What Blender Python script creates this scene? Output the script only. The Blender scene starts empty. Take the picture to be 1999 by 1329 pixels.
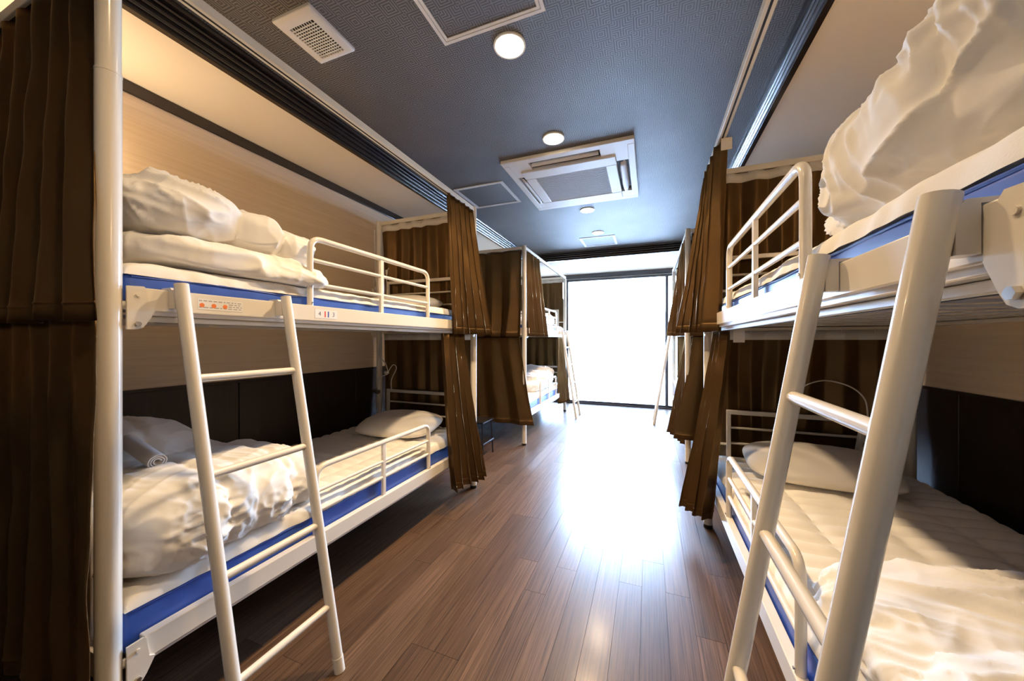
import bpy, bmesh, math, random
from mathutils import Vector, noise, Matrix
random.seed(7)
R = math.radians
PI = math.pi
scene = bpy.context.scene
COL = scene.collection

# ------------------------------------------------------------------ camera
CAM_H = 1.18
cam_data = bpy.data.cameras.new('camera')
cam_data.sensor_width = 36.0
cam_data.lens = 688.0 * 36.0 / 1999.0
cam_data.clip_start = 0.02
cam = bpy.data.objects.new('camera', cam_data)
COL.objects.link(cam)
cam.location = (0, 0, CAM_H)
cam.rotation_euler = (R(90), 0, math.atan(267.5 / 688.0))
scene.camera = cam

# ------------------------------------------------------------------ world, daylight, exposure
world = bpy.data.worlds.new('World')
scene.world = world
world.use_nodes = True
bg = world.node_tree.nodes['Background']
bg.inputs[0].default_value = (0.46, 0.65, 1.0, 1)
bg.inputs[1].default_value = 105.0
portal_data = bpy.data.lights.new('window_portal', 'AREA')
portal_data.shape = 'RECTANGLE'; portal_data.size = 3.1; portal_data.size_y = 2.3
portal_data.cycles.is_portal = True
portal = bpy.data.objects.new('window_portal', portal_data)
COL.objects.link(portal)
portal.location = (-0.45, 6.74, 1.18)
portal.rotation_euler = (R(-90), 0, 0)          # facing into the room
vs = scene.view_settings
vs.view_transform = 'Standard'
vs.look = 'None'
vs.gamma = 1.0
vs.use_curve_mapping = False
vs.exposure = 0.2
LAMP_W = 17.0
scene.cycles.use_denoising = True
scene.cycles.max_bounces = 8
scene.cycles.diffuse_bounces = 5
scene.cycles.sample_clamp_indirect = 8.0

# ------------------------------------------------------------------ materials
def new_mat(name):
    m = bpy.data.materials.new(name); m.use_nodes = True
    return m, m.node_tree.nodes, m.node_tree.links, m.node_tree.nodes['Principled BSDF']

def plain(name, col, rough=0.5, metal=0.0, spec=0.5, coat=0.0, sheen=0.0, bump=0.0, bscale=200.0, vary=0.0, vscale=6.0):
    m, N, L, b = new_mat(name)
    b.inputs['Base Color'].default_value = (*col, 1)
    b.inputs['Roughness'].default_value = rough
    b.inputs['Metallic'].default_value = metal
    b.inputs['Specular IOR Level'].default_value = spec
    b.inputs['Coat Weight'].default_value = coat
    b.inputs['Sheen Weight'].default_value = sheen
    tc = N.new('ShaderNodeTexCoord')
    if vary:
        n = N.new('ShaderNodeTexNoise'); n.inputs['Scale'].default_value = vscale
        n.inputs['Detail'].default_value = 4
        L.new(tc.outputs['Object'], n.inputs['Vector'])
        r = N.new('ShaderNodeValToRGB')
        r.color_ramp.elements[0].position = .3; r.color_ramp.elements[1].position = .7
        r.color_ramp.elements[0].color = (*[c * (1 - vary) for c in col], 1)
        r.color_ramp.elements[1].color = (*[min(1, c * (1 + vary)) for c in col], 1)
        L.new(n.outputs['Fac'], r.inputs['Fac'])
        L.new(r.outputs['Color'], b.inputs['Base Color'])
    if bump:
        n = N.new('ShaderNodeTexNoise'); n.inputs['Scale'].default_value = bscale
        n.inputs['Detail'].default_value = 3
        L.new(tc.outputs['Object'], n.inputs['Vector'])
        bp = N.new('ShaderNodeBump'); bp.inputs['Strength'].default_value = bump
        bp.inputs['Distance'].default_value = 0.002
        L.new(n.outputs['Fac'], bp.inputs['Height'])
        L.new(bp.outputs['Normal'], b.inputs['Normal'])
    return m

def emit(name, col, s):
    m, N, L, b = new_mat(name)
    b.inputs['Base Color'].default_value = (*col, 1)
    b.inputs['Emission Color'].default_value = (*col, 1)
    b.inputs['Emission Strength'].default_value = s
    return m

def math_node(N, L, op, a, b=None, c=None):
    n = N.new('ShaderNodeMath'); n.operation = op
    for i, v in enumerate((a, b, c)):
        if v is None: continue
        if isinstance(v, (int, float)): n.inputs[i].default_value = v
        else: L.new(v, n.inputs[i])
    return n.outputs[0]

def grain_mat(name, c1, c2, scale, rough, coat=0.0, bump=0.15, vary=0.0, axis_scale=(40, 1.2, 40), spec=.5, detail=6):
    """streaky wood / woven grain in object space"""
    m, N, L, b = new_mat(name)
    tc = N.new('ShaderNodeTexCoord'); mp = N.new('ShaderNodeMapping')
    oi = N.new('ShaderNodeObjectInfo')
    mp.inputs['Scale'].default_value = axis_scale
    L.new(tc.outputs['Object'], mp.inputs['Vector'])
    off = N.new('ShaderNodeVectorMath'); off.operation = 'MULTIPLY_ADD'
    cmb = N.new('ShaderNodeCombineXYZ')
    for i in range(3): L.new(oi.outputs['Random'], cmb.inputs[i])
    L.new(cmb.outputs[0], off.inputs[0]); off.inputs[1].default_value = (37, 51, 19)
    L.new(mp.outputs[0], off.inputs[2])
    n = N.new('ShaderNodeTexNoise'); n.inputs['Scale'].default_value = scale
    n.inputs['Detail'].default_value = detail; n.inputs['Roughness'].default_value = .65
    L.new(off.outputs[0], n.inputs['Vector'])
    r = N.new('ShaderNodeValToRGB')
    r.color_ramp.elements[0].position = .32; r.color_ramp.elements[1].position = .68
    r.color_ramp.elements[0].color = (*c1, 1); r.color_ramp.elements[1].color = (*c2, 1)
    L.new(n.outputs['Fac'], r.inputs['Fac'])
    out = r.outputs['Color']
    if vary:
        h = N.new('ShaderNodeHueSaturation')
        v = math_node(N, L, 'MULTIPLY_ADD', oi.outputs['Random'], 2 * vary, 1 - vary)
        L.new(v, h.inputs['Value']); L.new(out, h.inputs['Color'])
        out = h.outputs['Color']
    L.new(out, b.inputs['Base Color'])
    b.inputs['Roughness'].default_value = rough
    b.inputs['Coat Weight'].default_value = coat
    b.inputs['Specular IOR Level'].default_value = spec
    b.inputs['Coat Roughness'].default_value = .17
    if bump:
        bp = N.new('ShaderNodeBump'); bp.inputs['Strength'].default_value = bump
        bp.inputs['Distance'].default_value = .0012
        L.new(n.outputs['Fac'], bp.inputs['Height']); L.new(bp.outputs['Normal'], b.inputs['Normal'])
    return m

def ceiling_paper():
    """dark paper with nested squares and crosses"""
    m, N, L, b = new_mat('dark_patterned_paper')
    tc = N.new('ShaderNodeTexCoord'); sp = N.new('ShaderNodeSeparateXYZ')
    L.new(tc.outputs['Object'], sp.inputs[0])
    P = 0.088
    u = math_node(N, L, 'DIVIDE', sp.outputs[0], P); v = math_node(N, L, 'DIVIDE', sp.outputs[1], P)
    fu = math_node(N, L, 'FLOOR', u); fv = math_node(N, L, 'FLOOR', v)
    x = math_node(N, L, 'ABSOLUTE', math_node(N, L, 'SUBTRACT', math_node(N, L, 'SUBTRACT', u, fu), .5))
    y = math_node(N, L, 'ABSOLUTE', math_node(N, L, 'SUBTRACT', math_node(N, L, 'SUBTRACT', v, fv), .5))
    par = math_node(N, L, 'PINGPONG', math_node(N, L, 'ADD', fu, fv), 1.0)
    mx = math_node(N, L, 'MAXIMUM', x, y); mn = math_node(N, L, 'MINIMUM', x, y)
    d = math_node(N, L, 'ADD', math_node(N, L, 'MULTIPLY', mx, math_node(N, L, 'SUBTRACT', 1.0, par)), math_node(N, L, 'MULTIPLY', mn, par))
    w = math_node(N, L, 'SINE', math_node(N, L, 'MULTIPLY_ADD', d, 2 * PI * 8.0, PI / 2))
    wave = N.new('ShaderNodeMapRange'); wave.interpolation_type = 'SMOOTHSTEP'
    wave.inputs['From Min'].default_value = -.1; wave.inputs['From Max'].default_value = .5
    L.new(w, wave.inputs['Value'])
    # fine dotted weave between the figures
    chk = N.new('ShaderNodeTexVoronoi'); chk.inputs['Scale'].default_value = 150; chk.inputs['Randomness'].default_value = 0
    L.new(tc.outputs['Object'], chk.inputs['Vector'])
    ns = N.new('ShaderNodeTexNoise'); ns.inputs['Scale'].default_value = 3.0
    L.new(tc.outputs['Object'], ns.inputs['Vector'])
    fac = math_node(N, L, 'MULTIPLY', wave.outputs[0], math_node(N, L, 'MULTIPLY_ADD', ns.outputs['Fac'], .8, .35))
    mix = N.new('ShaderNodeMix'); mix.data_type = 'RGBA'
    mix.inputs['A'].default_value = (0.046, 0.044, 0.046, 1)
    mix.inputs['B'].default_value = (0.200, 0.190, 0.185, 1)
    L.new(fac, mix.inputs['Factor'])
    L.new(mix.outputs['Result'], b.inputs['Base Color'])
    rr = math_node(N, L, 'MULTIPLY_ADD', fac, -.10, .62)
    L.new(rr, b.inputs['Roughness'])
    b.inputs['Specular IOR Level'].default_value = .95
    bp = N.new('ShaderNodeBump'); bp.inputs['Strength'].default_value = .25; bp.inputs['Distance'].default_value = .001
    hh = math_node(N, L, 'ADD', fac, math_node(N, L, 'MULTIPLY', chk.outputs['Distance'], .5))
    L.new(hh, bp.inputs['Height']); L.new(bp.outputs['Normal'], b.inputs['Normal'])
    return m

def curtain_mat(name, base, r=.42, hem_axis=True):
    m, N, L, b = new_mat(name)
    tc = N.new('ShaderNodeTexCoord')
    mp = N.new('ShaderNodeMapping'); mp.inputs['Scale'].default_value = (60, 60, 900)
    L.new(tc.outputs['Object'], mp.inputs['Vector'])
    n = N.new('ShaderNodeTexNoise'); n.inputs['Scale'].default_value = 1.0; n.inputs['Detail'].default_value = 2
    L.new(mp.outputs[0], n.inputs['Vector'])
    r_ = N.new('ShaderNodeValToRGB')
    r_.color_ramp.elements[0].color = (*[c * .85 for c in base], 1)
    r_.color_ramp.elements[1].color = (*[c * 1.15 for c in base], 1)
    L.new(n.outputs['Fac'], r_.inputs['Fac']); L.new(r_.outputs['Color'], b.inputs['Base Color'])
    b.inputs['Roughness'].default_value = r
    b.inputs['Specular IOR Level'].default_value = .5
    b.inputs['Metallic'].default_value = .62
    b.inputs['Specular Tint'].default_value = (1.0, .70, .38, 1)
    b.inputs['Sheen Weight'].default_value = .08
    b.inputs['Sheen Tint'].default_value = (.8, .55, .3, 1)
    b.inputs['Anisotropic'].default_value = .4
    bp = N.new('ShaderNodeBump'); bp.inputs['Strength'].default_value = .1; bp.inputs['Distance'].default_value = .001
    L.new(n.outputs['Fac'], bp.inputs['Height']); L.new(bp.outputs['Normal'], b.inputs['Normal'])
    return m

def duvet_mat():
    """cotton with fine creases as relief"""
    m, N, L, b = new_mat('creased_white_cotton')
    b.inputs['Base Color'].default_value = (.87, .84, .785, 1)
    b.inputs['Roughness'].default_value = .8
    b.inputs['Specular IOR Level'].default_value = .25
    b.inputs['Sheen Weight'].default_value = .15
    tc = N.new('ShaderNodeTexCoord')
    warp = N.new('ShaderNodeTexNoise'); warp.inputs['Scale'].default_value = 3.0
    L.new(tc.outputs['Object'], warp.inputs['Vector'])
    ma = N.new('ShaderNodeVectorMath'); ma.operation = 'MULTIPLY_ADD'
    L.new(warp.outputs['Color'], ma.inputs[0]); ma.inputs[1].default_value = (.22, .22, .22)
    L.new(tc.outputs['Object'], ma.inputs[2])
    mp = N.new('ShaderNodeMapping'); mp.inputs['Scale'].default_value = (16, 7, 12)
    L.new(ma.outputs[0], mp.inputs['Vector'])
    n = N.new('ShaderNodeTexNoise'); n.noise_type = 'RIDGED_MULTIFRACTAL'
    n.inputs['Scale'].default_value = 1.0; n.inputs['Detail'].default_value = 3
    L.new(mp.outputs[0], n.inputs['Vector'])
    bp = N.new('ShaderNodeBump'); bp.inputs['Strength'].default_value = .6; bp.inputs['Distance'].default_value = .007
    L.new(n.outputs['Fac'], bp.inputs['Height'])
    L.new(bp.outputs['Normal'], b.inputs['Normal'])
    return m

def glass_mat():
    m = bpy.data.materials.new('window_glass'); m.use_nodes = True
    N, L = m.node_tree.nodes, m.node_tree.links
    for n in list(N): N.remove(n)
    o = N.new('ShaderNodeOutputMaterial'); t = N.new('ShaderNodeBsdfTransparent'); g = N.new('ShaderNodeBsdfGlossy')
    t.inputs[0].default_value = (.96, .98, .98, 1); g.inputs['Roughness'].default_value = .02
    f = N.new('ShaderNodeFresnel'); f.inputs[0].default_value = 1.3
    mx = N.new('ShaderNodeMixShader')
    L.new(f.outputs[0], mx.inputs[0]); L.new(t.outputs[0], mx.inputs[1]); L.new(g.outputs[0], mx.inputs[2])
    L.new(mx.outputs[0], o.inputs[0])
    return m

M = dict(
    paint=plain('cream_white_enamel', (.82, .755, .645), .22, spec=.5, coat=.3),
    rail_paint=plain('cream_curtain_rail', (.80, .74, .62), .35),
    black=plain('black_plastic', (.012, .012, .012), .5),
    blackmetal=plain('black_metal', (.015, .015, .017), .35, metal=.3),
    steel=plain('zinc_steel', (.62, .60, .56), .28, metal=1.0),
    blue=plain('blue_vinyl_cover', (.034, .095, .42), .42, vary=.12, vscale=14, bump=.08, bscale=40),
    cotton=plain('white_cotton', (.87, .84, .785), .85, spec=.2, sheen=.15, bump=.12, bscale=420),
    duvet=duvet_mat(),
    quilt=plain('quilted_white_cotton', (.85, .815, .75), .88, spec=.2, bump=.18, bscale=300),
    pillow=plain('cream_pillowcase', (.84, .79, .71), .85, spec=.2, bump=.12, bscale=420),
    towel=plain('towel_terry', (.80, .75, .70), .95, bump=.5, bscale=700),
    curtain=curtain_mat('brown_satin_curtain', (.108, .060, .023), .40),
    tape=plain('white_header_tape', (.70, .66, .60), .8, bump=.2, bscale=300),
    soffit=plain('cream_ceiling_paper', (.88, .80, .68), .85, bump=.25, bscale=160),
    wallpaper=grain_mat('oak_look_wallpaper', (.66, .52, .36), (.75, .61, .45), 1.6, .6, bump=.08, axis_scale=(30, 1.0, 34)),
    backwall=plain('beige_wall', (.66, .55, .42), .8, bump=.2, bscale=150),
    dado=grain_mat('dark_walnut_panel', (.012, .008, .006), (.020, .013, .010), 1.5, .42, bump=.05, axis_scale=(30, 30, 1.2)),
    moulding=grain_mat('dark_gloss_moulding', (.012, .008, .007), (.022, .014, .011), 1.0, .25, coat=.5, bump=.03, axis_scale=(20, 20, 20)),
    plank=grain_mat('brown_vinyl_plank', (.036, .019, .010), (.150, .086, .049), 1.0, .34, coat=.30, bump=.25, vary=.24, axis_scale=(190, 3.0, 60), spec=.25, detail=8),
    subfloor=plain('dark_joint', (.03, .018, .012), .7),
    ceiling=ceiling_paper(),
    acwhite=plain('appliance_white', (.82, .80, .77), .38),
    acgrey=plain('grille_grey', (.62, .60, .57), .55),
    dark=plain('dark_cavity', (.010, .009, .008), .8),
    alu=plain('white_aluminium_frame', (.80, .80, .80), .35),
    wframe=plain('dark_bronze_aluminium', (.050, .048, .058), .4, metal=.2),
    glass=glass_mat(),
    lamp=emit('warm_lamp_glow', (1.0, .80, .52), 28.0),
    reflector=plain('lamp_reflector', (.85, .83, .78), .25),
    wire=plain('white_cable', (.70, .66, .60), .5),
    socket=plain('white_socket_plastic', (.75, .73, .68), .4),
    orange=plain('orange_print', (.85, .22, .05), .6), red=plain('red_print', (.75, .08, .06), .6),
    navy=plain('blue_print', (.06, .10, .40), .6), ink=plain('dark_print', (.06, .05, .07), .6),
    greyink=plain('grey_print', (.34, .31, .30), .6), sticker=plain('white_sticker', (.84, .82, .78), .5),
    block=plain('white_masonry_block', (.88, .88, .88), .9, vary=.04, bump=.3, bscale=90),
    joint=plain('grey_mortar', (.60, .60, .60), .9),
    terrace=plain('pale_concrete', (.75, .75, .74), .85, vary=.06, vscale=3),
    handle=plain('dark_handle', (.05, .05, .06), .35, metal=.6),
)

# ------------------------------------------------------------------ mesh helpers
ORG = {}
def put(o, label=None, cat=None, group=None, kind=None):
    if label: o['label'] = label
    if cat: o['category'] = cat
    if group: o['group'] = group
    if kind: o['kind'] = kind
    return o

def empty(name, loc, label, cat, group=None):
    o = bpy.data.objects.new(name, None); COL.objects.link(o)
    o.empty_display_size = .05
    o.location = loc; ORG[o.name] = Vector(loc)
    return put(o, label, cat, group)

class MB:
    def __init__(s, T=None):
        s.v = []; s.f = []; s.T = T or (lambda p: Vector(p)); s.sharp = 38
    def add(s, vs_, fs):
        b = len(s.v)
        s.v += [s.T(p) for p in vs_]; s.f += [tuple(b + i for i in q) for q in fs]
        return s
    def box(s, x0, x1, y0, y1, z0, z1):
        return s.add([(x, y, z) for z in (z0, z1) for y in (y0, y1) for x in (x0, x1)],
                     [(0, 2, 3, 1), (4, 5, 7, 6), (0, 1, 5, 4), (2, 6, 7, 3), (0, 4, 6, 2), (1, 3, 7, 5)])
    def rbox(s, x0, x1, y0, y1, z0, z1, r=.004, n=2):
        """box with rounded edges"""
        s.sharp = 20
        bm = bmesh.new(); bmesh.ops.create_cube(bm, size=1)
        for v in bm.verts:
            v.co = Vector(((x0 + x1) / 2 + v.co.x * (x1 - x0), (y0 + y1) / 2 + v.co.y * (y1 - y0), (z0 + z1) / 2 + v.co.z * (z1 - z0)))
        bmesh.ops.bevel(bm, geom=bm.edges[:], offset=r, segments=n, profile=.5, affect='EDGES', clamp_overlap=True)
        bm.verts.index_update()
        s.add([v.co.copy() for v in bm.verts], [[v.index for v in f.verts] for f in bm.faces]); bm.free()
        return s
    def tube(s, pts, r, n=10, cap=True, r2=None):
        pts = [Vector(p) for p in pts]
        rings = []; up = None
        for i, p in enumerate(pts):
            if i == 0: t = pts[1] - p
            elif i == len(pts) - 1: t = p - pts[-2]
            else: t = (pts[i + 1] - p).normalized() + (p - pts[i - 1]).normalized()
            t.normalize()
            if up is None: up = Vector((0, 0, 1)) if abs(t.z) < .9 else Vector((1, 0, 0))
            a = t.cross(up)
            if a.length < 1e-5: a = t.orthogonal()
            a.normalize(); bq = a.cross(t).normalized(); up = bq
            k = r if r2 is None else r + (r2 - r) * i / (len(pts) - 1)
            rings.append([p + a * (k * math.cos(2 * PI * j / n)) + bq * (k * math.sin(2 * PI * j / n)) for j in range(n)])
        vs_ = [q for rg in rings for q in rg]; fs = []
        for i in range(len(rings) - 1):
            for j in range(n):
                fs.append((i * n + j, i * n + (j + 1) % n, (i + 1) * n + (j + 1) % n, (i + 1) * n + j))
        if cap:
            fs.append(tuple(range(n))); fs.append(tuple((len(rings) - 1) * n + j for j in range(n)))
        return s.add(vs_, fs)
    def prism(s, poly, axis, a, b):
        """poly of 2-D points extruded along axis between a and b"""
        def P(q, h): return {'x': (h, q[0], q[1]), 'y': (q[0], h, q[1]), 'z': (q[0], q[1], h)}[axis]
        n = len(poly)
        return s.add([P(q, a) for q in poly] + [P(q, b) for q in poly],
                     [tuple(range(n)), tuple(range(n, 2 * n))] + [(i, (i + 1) % n, n + (i + 1) % n, n + i) for i in range(n)])
    def grid(s, rows):
        n = len(rows[0])
        return s.add([p for r in rows for p in r],
                     [(i * n + j, i * n + j + 1, (i + 1) * n + j + 1, (i + 1) * n + j) for i in range(len(rows) - 1) for j in range(n - 1)])
    def build(s, name, mat, parent=None, smooth=True, recalc=True, base=True):
        if parent is not None: org = ORG[parent.name]
        elif base:
            xs, ys, zs = zip(*[tuple(v) for v in s.v])
            org = Vector(((min(xs) + max(xs)) / 2, (min(ys) + max(ys)) / 2, min(zs)))
        else: org = Vector((0, 0, 0))
        me = bpy.data.meshes.new(name)
        me.from_pydata([tuple(v - org) for v in s.v], [], s.f)
        if recalc:
            bm = bmesh.new(); bm.from_mesh(me); bmesh.ops.recalc_face_normals(bm, faces=bm.faces[:]); bm.to_mesh(me); bm.free()
        if smooth:
            me.polygons.foreach_set('use_smooth', [True] * len(me.polygons))
            me.set_sharp_from_angle(angle=R(s.sharp))
        me.materials.append(M[mat])
        o = bpy.data.objects.new(name, me); COL.objects.link(o)
        if parent is not None: o.parent = parent
        else: o.location = org
        ORG[o.name] = org
        return o

def arc_path(pts, r, n=6):
    """polyline with its inner corners rounded"""
    pts = [Vector(p) for p in pts]; out = [pts[0]]
    for i in range(1, len(pts) - 1):
        a, b, c = pts[i - 1], pts[i], pts[i + 1]
        d1 = (a - b).normalized(); d2 = (c - b).normalized()
        ang = d1.angle(d2); t = min(r / math.tan(ang / 2), (a - b).length * .49, (c - b).length * .49)
        p, q = b + d1 * t, b + d2 * t
        for k in range(n + 1):
            u = k / n
            out.append(p * (1 - u) ** 2 + b * 2 * u * (1 - u) + q * u * u)
    return out + [pts[-1]]

def spline(pts, n=8):
    pts = [Vector(p) for p in pts]; out = []
    for i in range(len(pts) - 1):
        p0, p1, p2, p3 = pts[max(i - 1, 0)], pts[i], pts[i + 1], pts[min(i + 2, len(pts) - 1)]
        for k in range(n):
            t = k / n
            out.append(.5 * ((2 * p1) + (p2 - p0) * t + (2 * p0 - 5 * p1 + 4 * p2 - p3) * t * t + (3 * p1 - p0 - 3 * p2 + p3) * t ** 3))
    return out + [pts[-1]]

# ================================================================== ROOM SHELL
WL, WR = -2.32, 1.357          # side walls
YB, YW = -1.60, 6.62           # wall behind the camera, window wall
ZC, ZS = 2.537, 2.419          # dark ceiling, cream soffit
CX0, CX1, CY0, CY1 = -1.81, 0.62, -1.20, 5.365   # coffer opening

# floor and its planks
floor = put(MB().box(WL - .1, WR + .1, YB - .1, YW + .1, -.10, -.004).build('floor', 'subfloor'), kind='structure')
PW, PLEN = .104, 1.10
plank_mesh = {}
col_i = 0; x = WL
nplank = 0
while x < WR - .01:
    w = min(PW, WR - x)
    y = -0.40 - random.choice([.0, .22, .44, .66, .88]) * 1.0
    while y < YW:
        y0, y1 = max(y, -.40), min(y + PLEN, YW)
        if y1 - y0 > .03:
            key = (round(w, 3), round(y1 - y0, 3))
            b = MB()
            bm_w, bm_l = w - .0012, y1 - y0 - .0012
            if key not in plank_mesh:
                o = MB().box(-bm_w / 2, bm_w / 2, -bm_l / 2, bm_l / 2, -.003, 0).build('plank', 'plank', smooth=False, base=False)
                plank_mesh[key] = o.data
            else:
                o = bpy.data.objects.new('plank', plank_mesh[key]); COL.objects.link(o)
            o.parent = floor
            o.location = Vector((x + w / 2, (y0 + y1) / 2, 0)) - ORG[floor.name]
            nplank += 1
        y += PLEN
    x += PW
# the unseen strip of floor behind the camera
MB().box(WL, WR, YB, -.401, -.004, 0).build('plank_field', 'plank', floor, smooth=False)

# side walls: paper above, walnut dado boards below
DADO = .93
def side_wall(name, xin, xout, sgn):
    w = put(MB().box(min(xin, xout), max(xin, xout), YB - .1, YW + .1, DADO, ZS + .15).build(name, 'wallpaper', smooth=False), kind='structure')
    MB().box(min(xin + sgn * .012, xout), max(xin + sgn * .012, xout), YB - .1, YW + .1, -.05, DADO).build('dado_backing', 'dado', w, smooth=False)
    y = 1.394 - .91 * 4
    while y < YW:
        y0, y1 = max(y, YB), min(y + .91, YW)
        if y1 - y0 > .02:
            MB().rbox(min(xin, xin + sgn * .012), max(xin, xin + sgn * .012), y0 + .0025, y1 - .0025, 0.0, DADO, .002, 1).build('dado_board', 'dado', w, smooth=False)
        y += .91
    MB().rbox(min(xin, xin - sgn * .008), max(xin, xin - sgn * .008), YB, YW, DADO - .006, DADO + .012, .002, 1).build('dado_cap', 'dado', w)
    return w
wall_left = side_wall('wall_left', WL, WL - .12, -1)
wall_right = side_wall('wall_right', WR, WR + .12, 1)
put(MB().box(WL - .1, WR + .1, YB - .12, YB, -.05, ZS + .15).build('wall_back', 'backwall', smooth=False), kind='structure')
# entrance door behind the camera
d = put(MB().rbox(-.95, -.05, YB, YB + .03, .0, 2.05, .004).build('door_1', 'dado'), kind='structure')
MB().tube([(-.16, YB + .03, 1.0), (-.16, YB + .075, 1.0), (-.28, YB + .075, 1.0)], .009).build('door_handle', 'steel', d)

# ceiling: dark paper in a coffer, cream soffits round it
ceil = put(MB().box(CX0 - .04, CX1 + .04, CY0 - .04, CY1 + .04, ZC, ZC + .06).build('ceiling', 'ceiling', smooth=False), kind='structure')
for (a, b_, c, d_) in ((WL, CX0, YB, YW), (CX1, WR, YB, YW), (CX0, CX1, YB, CY0), (CX0, CX1, CY1, YW)):
    MB().box(a, b_, c, d_, ZS, ZS + .17).build('soffit', 'soffit', ceil, smooth=False)
# moulding: beaded face, four lengths
prof = [(0, 0), (.006, 0)]
h = ZC - ZS
def bead(z0, z1, out, n=10):
    return [(.016 + out * math.sin(PI * k / n), z0 + (z1 - z0) * k / n) for k in range(n + 1)]
prof = [(-.006, -.010), (.020, -.010), (.024, -.004), (.024, .006)] + bead(.012, .040, .013) + bead(.044, .070, .013) + bead(.074, .094, .012) + [(.034, .100), (.040, .110), (.040, h), (-.006, h)]
def moulding(name, kind):
    m = MB()
    if kind == 'l': m.prism([(CX0 + a, ZS + z) for a, z in prof], 'y', CY0, CY1)
    if kind == 'r': m.prism([(CX1 - a, ZS + z) for a, z in prof], 'y', CY0, CY1)
    if kind == 'f': m.prism([(CY1 - a, ZS + z) for a, z in prof], 'x', CX0, CX1)
    if kind == 'b': m.prism([(CY0 + a, ZS + z) for a, z in prof], 'x', CX0, CX1)
    return put(m.build(name, 'moulding'), kind='structure')
for i, k in enumerate('lrfb'): moulding('trim_%d' % (i + 1), k)
# dark strips along the tops of the side walls
put(MB().rbox(WL, WL + .012, YB, YW, ZS - .060, ZS - .001, .003).build('trim_5', 'moulding'), kind='structure')
put(MB().rbox(WR - .012, WR, YB, YW, ZS - .060, ZS - .001, .003).build('trim_6', 'moulding'), kind='structure')

# ------------------------------------------------------------------ window wall
GX0, GX1 = -2.02, 1.10
ww = put(MB().box(WL - .1, GX0, YW, YW + .14, -.05, ZS + .15).build('wall_window', 'soffit', smooth=False), kind='structure')
MB().box(GX1, WR + .1, YW, YW + .14, -.05, ZS + .15).build('wall_panel', 'soffit', ww, smooth=False)
MB().box(GX0, GX1, YW, YW + .14, ZS - .005, ZS + .15).build('wall_panel', 'soffit', ww, smooth=False)
win = put(MB().rbox(GX0, GX1, YW - .02, YW + .10, 2.345, ZS - .002, .004).build('window_1', 'wframe'), kind='structure')
def wpart(n, mat, *a): return MB().rbox(*a, .003, 1).build(n, mat, win)
wpart('head_rail', 'wframe', GX0, GX1, YW + .005, YW + .08, 2.29, 2.328)
wpart('head_gap', 'alu', GX0, GX1, YW + .02, YW + .07, 2.328, 2.345)
wpart('sill', 'wframe', GX0, GX1, YW - .02, YW + .10, .0, .022)
for a, b_ in ((GX0, GX0 + .05), (-1.475, -1.43), (.262, .312), (GX1 - .05, GX1)):
    wpart('mullion', 'wframe', a, b_, YW + .005, YW + .075, .02, 2.30)
for a, b_ in ((GX0 + .05, -1.475), (-1.43, .262), (.312, GX1 - .05)):
    wpart('bottom_rail', 'wframe', a, b_, YW + .02, YW + .06, .022, .055)
    MB().box(a, b_, YW + .037, YW + .043, .055, 2.29).build('pane', 'glass', win, smooth=False)
for xx, s in ((-1.44, 1), (.272, -1)):
    hd = wpart('handle_plate', 'handle', xx - .012, xx + .012, YW - .012, YW + .006, 1.08, 1.22)
    MB().tube(arc_path([(xx, YW - .01, 1.17), (xx, YW - .05, 1.17), (xx + s * .06, YW - .05, 1.17), (xx + s * .06, YW - .05, 1.07)], .015), .008, 8).build('handle_lever', 'handle', hd)

# outside: terrace slab and a white block wall
put(MB().box(-5, 4, YW + .14, 10.2, -.25, -.02).build('terrace_ground', 'terrace', smooth=False), kind='structure')
gw = empty('garden_wall', (-.45, 9.1, -.02), 'white masonry block wall in bright daylight beyond the window', 'wall')
MB().box(-4.2, 3.3, 9.10, 9.24, -.02, 1.94).build('mortar_core', 'joint', gw, smooth=False)
bw, bh = .39, .28
blk = None
for r_ in range(7):
    for c in range(20):
        x0 = -4.2 + c * bw - (.195 if r_ % 2 else 0)
        if blk is None:
            blk = MB().rbox(-bw / 2 + .004, bw / 2 - .004, -.012, .02, .004, bh - .004, .004, 1).build('block', 'block', smooth=False, base=False)
            o = blk
        else:
            o = bpy.data.objects.new('block', blk.data); COL.objects.link(o)
        o.parent = gw; o.location = Vector((x0 + bw / 2, 9.10, -.02 + r_ * bh)) - Vector(gw.location)

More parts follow.
